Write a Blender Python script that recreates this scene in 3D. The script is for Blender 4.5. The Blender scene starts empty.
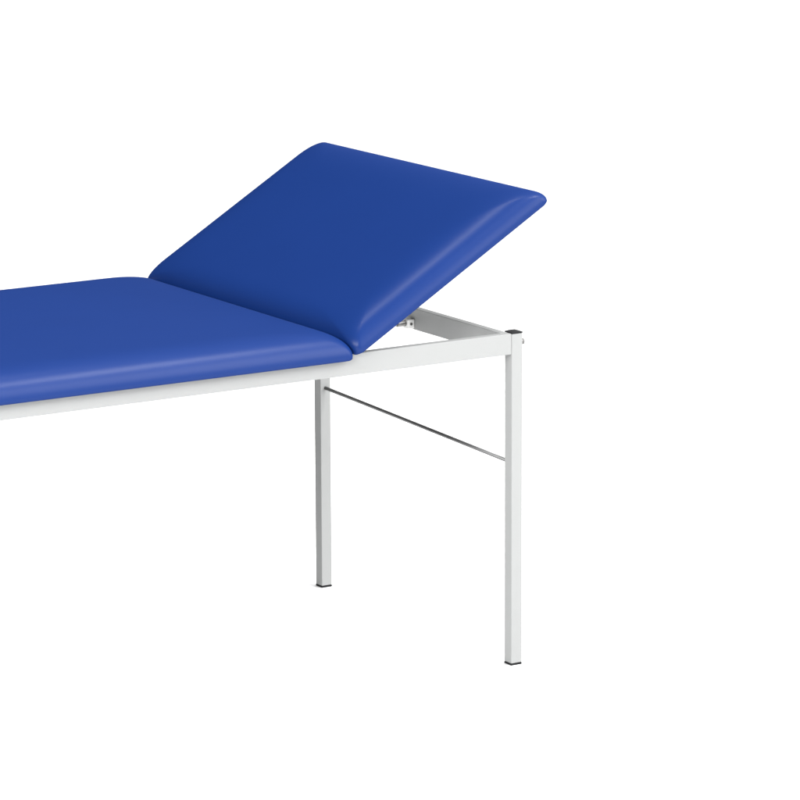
import bpy, bmesh, math, random
from mathutils import Vector, Matrix
C = bpy.context.scene
R = math.radians

# ------------------------------------------------------------------ materials
def new_mat(name):
    m = bpy.data.materials.new(name); m.use_nodes = True
    nt = m.node_tree
    return m, nt, nt.nodes['Principled BSDF']

def noise_bump(nt, b, scale, strength, dist, detail=3.0):
    tc = nt.nodes.new('ShaderNodeTexCoord')
    n = nt.nodes.new('ShaderNodeTexNoise'); n.inputs['Scale'].default_value = scale
    n.inputs['Detail'].default_value = detail
    bp = nt.nodes.new('ShaderNodeBump'); bp.inputs['Strength'].default_value = strength
    bp.inputs['Distance'].default_value = dist
    nt.links.new(tc.outputs['Object'], n.inputs['Vector'])
    nt.links.new(n.outputs['Fac'], bp.inputs['Height'])
    return tc, n, bp

def vinyl():
    m, nt, b = new_mat('blue_vinyl')
    b.inputs['Roughness'].default_value = .6
    b.inputs['Specular IOR Level'].default_value = 0
    gl = nt.nodes.new('ShaderNodeBsdfGlossy'); gl.inputs['Roughness'].default_value = VROUGH
    mx = nt.nodes.new('ShaderNodeMixShader')
    # sheen that grows towards grazing view, as on any smooth plastic
    lw = nt.nodes.new('ShaderNodeLayerWeight'); lw.inputs['Blend'].default_value = .5
    pw = nt.nodes.new('ShaderNodeMath'); pw.operation = 'POWER'; pw.inputs[1].default_value = 5
    ma = nt.nodes.new('ShaderNodeMath'); ma.operation = 'MULTIPLY_ADD'
    ma.inputs[1].default_value = .022; ma.inputs[2].default_value = VSPEC
    nt.links.new(lw.outputs['Facing'], pw.inputs[0]); nt.links.new(pw.outputs[0], ma.inputs[0])
    nt.links.new(ma.outputs[0], mx.inputs['Fac'])
    nt.links.new(b.outputs['BSDF'], mx.inputs[1]); nt.links.new(gl.outputs['BSDF'], mx.inputs[2])
    nt.links.new(mx.outputs['Shader'], nt.nodes['Material Output'].inputs['Surface'])
    # slight tone variation of the vinyl itself
    tc, n, bp = noise_bump(nt, b, 7.0, .22, .004, 2.5)
    ramp = nt.nodes.new('ShaderNodeMix'); ramp.data_type = 'RGBA'
    ramp.inputs[6].default_value = (*VCOL, 1)
    ramp.inputs[7].default_value = (*[c*1.07 for c in VCOL], 1)
    nt.links.new(n.outputs['Fac'], ramp.inputs[0])
    nt.links.new(ramp.outputs[2], b.inputs['Base Color'])
    # fine leather grain
    v = nt.nodes.new('ShaderNodeTexVoronoi'); v.inputs['Scale'].default_value = 900
    nt.links.new(tc.outputs['Object'], v.inputs['Vector'])
    b2 = nt.nodes.new('ShaderNodeBump'); b2.inputs['Strength'].default_value = .05
    b2.inputs['Distance'].default_value = .0004
    nt.links.new(v.outputs['Distance'], b2.inputs['Height'])
    nt.links.new(bp.outputs['Normal'], b2.inputs['Normal'])
    nt.links.new(b2.outputs['Normal'], b.inputs['Normal'])
    nt.links.new(b2.outputs['Normal'], gl.inputs['Normal'])
    return m

def simple(name, col, rough, metal=0., spec=.5, bump=None):
    m, nt, b = new_mat(name)
    b.inputs['Base Color'].default_value = (*col, 1)
    b.inputs['Roughness'].default_value = rough
    b.inputs['Metallic'].default_value = metal
    b.inputs['Specular IOR Level'].default_value = spec
    if bump:
        tc, n, bp = noise_bump(nt, b, *bump)
        nt.links.new(bp.outputs['Normal'], b.inputs['Normal'])
        r = nt.nodes.new('ShaderNodeMapRange')
        r.inputs['To Min'].default_value = rough*.9; r.inputs['To Max'].default_value = rough*1.1
        nt.links.new(n.outputs['Fac'], r.inputs['Value'])
        nt.links.new(r.outputs['Result'], b.inputs['Roughness'])
    return m

VCOL = (.0050, .0208, .107)
VSPEC = .0145
VROUGH = .34
M_V = vinyl()
M_P = simple('painted_steel', (.250, .254, .252), .5, spec=.15, bump=(220, .08, .0004))
M_B = simple('black_plastic', (.008, .008, .009), .5, spec=.12, bump=(400, .15, .0004))
M_S = simple('steel_rod', (.13, .13, .13), .38, metal=.9, bump=(300, .05, .0003))
M_Z = simple('zinc_bolt', (.15, .148, .145), .32, metal=1., bump=(300, .05, .0003))
M_W = simple('white_plastic', (.62, .62, .61), .4, spec=.4, bump=(200, .05, .0004))
M_K = simple('plywood_underside', (.10, .10, .10), .8, spec=.2, bump=(90, .2, .001))
M_F = simple('white_studio_floor', (.93, .93, .93), .9, spec=.0, bump=(30, .02, .001))

# ------------------------------------------------------------------ helpers
def link(name, bm, mats, parent=None, bevel=0., smooth=False, segs=3):
    me = bpy.data.meshes.new(name)
    bmesh.ops.recalc_face_normals(bm, faces=bm.faces[:])
    bm.to_mesh(me); bm.free()
    for m in (mats if isinstance(mats, (list, tuple)) else [mats]): me.materials.append(m)
    o = bpy.data.objects.new(name, me); C.collection.objects.link(o)
    if parent: o.parent = parent
    for p in me.polygons: p.use_smooth = smooth
    if bevel:
        md = o.modifiers.new('bevel', 'BEVEL'); md.width = bevel; md.segments = segs
        md.limit_method = 'ANGLE'; md.harden_normals = True
        for p in me.polygons: p.use_smooth = True
    return o

def box(bm, a, b):
    vs = [bm.verts.new((x, y, z)) for x in (a[0], b[0]) for y in (a[1], b[1]) for z in (a[2], b[2])]
    for f in ((0,1,3,2),(4,6,7,5),(0,4,5,1),(2,3,7,6),(0,2,6,4),(1,5,7,3)):
        bm.faces.new([vs[i] for i in f])

def cyl(bm, p0, p1, r, n=24, rings=None):
    p0, p1 = Vector(p0), Vector(p1); d = (p1-p0).normalized()
    u = d.orthogonal().normalized(); v = d.cross(u)
    rings = rings or [(0, r), (1, r)]
    prev = None; L = (p1-p0).length
    for t, rr in rings:
        c = p0 + d*L*t
        ring = [bm.verts.new(c + (u*math.cos(2*math.pi*k/n) + v*math.sin(2*math.pi*k/n))*rr) for k in range(n)]
        if prev:
            for k in range(n): bm.faces.new([prev[k], prev[(k+1) % n], ring[(k+1) % n], ring[k]])
        else: bm.faces.new(ring[::-1])
        prev = ring
    bm.faces.new(prev)

def rounded_ring(bm, x0, x1, y0, y1, inset, rad, z, k0=1., k1=1., per=14):
    """closed plan outline with rounded corners, moved inwards by `inset`."""
    x0 += inset*k0; x1 -= inset*k1; y0 += inset; y1 -= inset
    r = rad + inset*1.0
    r = min(r, (x1-x0)/2-.004, (y1-y0)/2-.004)
    out = []
    cs = [(x1-r, y1-r, 0), (x0+r, y1-r, 90), (x0+r, y0+r, 180), (x1-r, y0+r, 270)]
    nedge = 24
    for i, (cx, cy, a0) in enumerate(cs):
        for k in range(per+1):
            a = R(a0 + 90*k/per)
            out.append((cx + r*math.cos(a), cy + r*math.sin(a)))
        nx, ny, na = cs[(i+1) % 4]
        e = (nx + r*math.cos(R(na)), ny + r*math.sin(R(na))); s = out[-1]
        for k in range(1, nedge):
            t = k/nedge
            out.append((s[0]+(e[0]-s[0])*t, s[1]+(e[1]-s[1])*t))
    return [bm.verts.new((x, y, z)) for x, y in out]

# upholstered cushion: rings of (inset from the edge, height above its board)
def profile(D, H, n, N=44):
    p = [(.0150, .0065), (.0130, -.0040), (.005, -.0045), (.0015, -.0035), (.0002, -.0015)]
    for i in range(N+1):
        u = (i/N)**2.2
        p.append((D*u, .002 + (H-.002)*math.sqrt(max(0, 1-(1-u)**n))))
    return p
def cushion(name, x0, x1, y0, y1, rad, parent, k0=1., k1=1., D=.19, H=.049, n=4.5):
    bm = bmesh.new()
    rings = []
    hx = min(x1-x0, y1-y0)/2
    for ins, z in profile(D, H, n):
        rings.append(rounded_ring(bm, x0, x1, y0, y1, ins, rad, z, k0, k1))
    for a, b in zip(rings, rings[1:]):
        n = len(a)
        for k in range(n):
            f = bm.faces.new([a[k], a[(k+1) % n], b[(k+1) % n], b[k]])
    bm.faces.new(rings[0]).material_index = 1
    bm.faces.new(rings[-1])
    return link(name, bm, [M_V, M_K], parent, smooth=True)

# ------------------------------------------------------------------ the couch
W = .65; w = .0218; H = .5812; ZT = .5800; ZB = .5440
LEN = 1.90
couch = bpy.data.objects.new('examination_couch', None); C.collection.objects.link(couch)
couch['label'] = 'blue vinyl examination couch with raised headrest on white square-tube legs'
couch['category'] = 'examination couch'

# cushions
main = cushion('mattress', -LEN-.02, -.3415, -.018, .702, .013, couch, 1., .95, D=.115, H=.0445, n=4.2)
main.location = (0, 0, .5760)
main['label'] = 'flat blue padded lying surface'
head = cushion('headrest', 0, .441, -.018, .706, .013, couch, 0.6, 1.3, D=.12, H=.0430, n=3.8)
head.location = (-.3375, 0, .5815); head.rotation_euler = (0, -R(30.6), 0)
head['label'] = 'tilted blue padded headrest'

# side rails
for y0 in (.0006, W-.0006-.015):
    bm = bmesh.new(); box(bm, (-LEN+w, y0, ZB), (-w, y0+.015, ZT))
    link('side_rail', bm, M_P, couch, bevel=.0012)
# end rails: hollow channel, flanges facing inwards
def end_rail(x_out, s):
    bm = bmesh.new()
    box(bm, (x_out, w*.55, ZB-.0012), (x_out-s*.014, W-w*.55, ZT+.0008))
    return link('end_rail', bm, M_P, couch, bevel=.0012)
end_rail(-.0235, 1)
end_rail(-LEN+.0235, -1)
# cross bars that carry the cushions, under the upholstery
for x in (-.375, -.95, -1.5):
    bm = bmesh.new(); box(bm, (x-.0125, .0160, ZB+.006), (x+.0125, W-.0160, ZT-.002))
    link('cross_bar', bm, M_P, couch, bevel=.001)

# legs
def make_leg(x, y):
    bm = bmesh.new(); box(bm, (x, y, .0035), (x+w, y+w, H-.0022))
    leg = link('leg', bm, M_P, couch, bevel=.0014)
    bm = bmesh.new(); box(bm, (x-.0002, y-.0002, 0), (x+w+.0002, y+w+.0002, .0033))
    link('foot_cap', bm, M_B, leg, bevel=.0008)
    # black push-in cap with a low pyramid top
    bm = bmesh.new()
    z0 = H-.0020
    r = [bm.verts.new((x+a*w, y+b*w, z0)) for a, b in ((0,0),(1,0),(1,1),(0,1))]
    r2 = [bm.verts.new((x+w/2+(a-.5)*w*1.02, y+w/2+(b-.5)*w*1.02, z0+.0022)) for a, b in ((0,0),(1,0),(1,1),(0,1))]
    r3 = [bm.verts.new((x+w/2+(a-.5)*w*.55, y+w/2+(b-.5)*w*.55, z0+.0042)) for a, b in ((0,0),(1,0),(1,1),(0,1))]
    for p, q in ((r, r2), (r2, r3)):
        for k in range(4): bm.faces.new([p[k], p[(k+1) % 4], q[(k+1) % 4], q[k]])
    bm.faces.new(r3); bm.faces.new(r[::-1])
    link('top_cap', bm, M_B, leg, bevel=.0004)
    return leg
make_leg(-w, 0); make_leg(-w, W-w)
make_leg(-LEN, 0); make_leg(-LEN, W-w)

# tie rods between the legs
for x in (-w*.5, -LEN+w*.5):
    bm = bmesh.new()
    cyl(bm, (x, w-.001, .3535), (x, W-w+.0015, .3755), .0032, 20)
    link('tie_rod', bm, M_S, couch, smooth=False)
    for p in couch.children[-1].data.polygons:
        p.use_smooth = len(p.vertices) == 4

# dome-headed bolts on the ends of the legs
for x, s in ((0, 1), (-LEN, -1)):
    for y in (w*.38, W-w*.38):
        bm = bmesh.new()
        cyl(bm, (x, y, .5630), (x+s*.0014, y, .5630), .0072, 24)          # washer
        b = link('bolt', bm, M_Z, couch, bevel=.0003)
        bm = bmesh.new()
        cyl(bm, (x+s*.0015, y, .5630), (x+s*.0078, y, .5630), .0052, 6, rings=[(0, .0060), (.6, .0060), (.9, .0048), (1, .002)])
        link('bolt_head', bm, M_Z, b, bevel=.0004)

# headrest support: white pivot block on the end rail, pin, and the ratchet strut up to the headrest
YB = .288
bm = bmesh.new()
box(bm, (-.0525, YB-.008, .5455), (-.0378, YB+.008, .5620))
piv = link('pivot_block', bm, M_W, couch, bevel=.002)
bm = bmesh.new(); cyl(bm, (-.0455, YB-.0095, .5540), (-.0455, YB+.0095, .5540), .0024, 16)
link('pivot_pin', bm, M_Z, piv, bevel=.0003)
bm = bmesh.new()
cyl(bm, (-.0505, YB, .5550), (-.070, YB, .5550), .0050, 20)
cyl(bm, (-.069, YB, .5550), (-.190, YB, .5550), .0034, 20)
cyl(bm, (-.190, YB+.006, .5500), (-.165, YB+.006, .6700), .0036, 16)
link('support_strut', bm, M_Z, couch, bevel=.0003)

# ------------------------------------------------------------------ floor
bm = bmesh.new()
bmesh.ops.create_circle(bm, cap_ends=True, segments=96, radius=60)
fl = link('floor', bm, M_F); fl['kind'] = 'structure'
fl.location = (-.5, .3, -.0002)

# ------------------------------------------------------------------ light
wd = bpy.data.worlds.new('World'); C.world = wd; wd.use_nodes = True
nt = wd.node_tree
bg = nt.nodes['Background']
tc = nt.nodes.new('ShaderNodeTexCoord')
# soft studio surround: a dim room plus broad bright banks at the front right and high right
acc = None
for d, st in (((.6, -.7, .3), 2.10), ((.84, .08, .54), 1.75), ((0, -.7, .7), .20), ((-.62, .76, .12), .18)):
    dp = nt.nodes.new('ShaderNodeVectorMath'); dp.operation = 'DOT_PRODUCT'
    dp.inputs[1].default_value = Vector(d).normalized()
    nt.links.new(tc.outputs['Generated'], dp.inputs[0])
    mr = nt.nodes.new('ShaderNodeMapRange'); mr.interpolation_type = 'SMOOTHSTEP'
    mr.inputs['From Min'].default_value = .35; mr.inputs['From Max'].default_value = .95
    mr.inputs['To Min'].default_value = 0; mr.inputs['To Max'].default_value = st
    nt.links.new(dp.outputs['Value'], mr.inputs['Value'])
    ad = nt.nodes.new('ShaderNodeMath'); ad.operation = 'ADD'
    ad.inputs[1].default_value = .05
    nt.links.new(mr.outputs['Result'], ad.inputs[0])
    if acc: nt.links.new(acc.outputs[0], ad.inputs[1])
    acc = ad
nt.links.new(acc.outputs[0], bg.inputs['Strength'])
bg.inputs['Color'].default_value = (1, 1, 1, 1)

def area(name, loc, target, sx, sy, power, col=(1, 1, 1)):
    l = bpy.data.lights.new(name, 'AREA'); l.shape = 'RECTANGLE'; l.size = sx; l.size_y = sy
    l.energy = power; l.color = col
    o = bpy.data.objects.new(name, l); C.collection.objects.link(o)
    o.location = loc
    d = Vector(target) - Vector(loc)
    o.rotation_euler = d.to_track_quat('-Z', 'Y').to_euler()
    o['kind'] = 'structure'
    return o
def softbox(name, az, el, power, sx=1.6, sy=1.2, dist=4.5):
    a, e = R(az), R(el); t = Vector((-.5, .2, .4))
    area(name, t + dist*Vector((math.sin(a)*math.cos(e), -math.cos(a)*math.cos(e), math.sin(e))), t, sx, sy, power)
softbox('key_softbox', -48, 25, 168)
softbox('left_softbox', -75, 25, 132)
softbox('right_softbox', 40, 28, 150, 3.4, 2.6)
area('overhead_strip', (.55, -.5, 3.2), (-.8, .0, .6), 1.3, .4, 50)
area('overhead_panel', (-.5, .62, 3.2), (-.15, .0, .7), 1.5, .30, 34)

# ------------------------------------------------------------------ camera
f, yaw, pitch, roll = 4015.55, .56085, .20911, -.00401
cp = Vector((-3.7138, -5.5226, 1.8758))
fw = Vector((math.sin(yaw)*math.cos(pitch), math.cos(yaw)*math.cos(pitch), -math.sin(pitch)))
r = fw.cross(Vector((0, 0, 1))).normalized(); u = r.cross(fw)
c, s = math.cos(roll), math.sin(roll)
r, u = c*r + s*u, -s*r + c*u
cam = bpy.data.cameras.new('camera'); co = bpy.data.objects.new('camera', cam); C.collection.objects.link(co)
mw = Matrix((r, u, -fw)).transposed().to_4x4(); mw.translation = cp
co.matrix_world = mw
cam.sensor_width = 36; cam.lens = f/800*36; cam.clip_end = 500; cam.clip_start = .1
C.camera = co

C.view_settings.view_transform = 'Standard'; C.view_settings.look = 'None'
C.view_settings.exposure = 0; C.view_settings.gamma = 1
C.cycles.max_bounces = 8
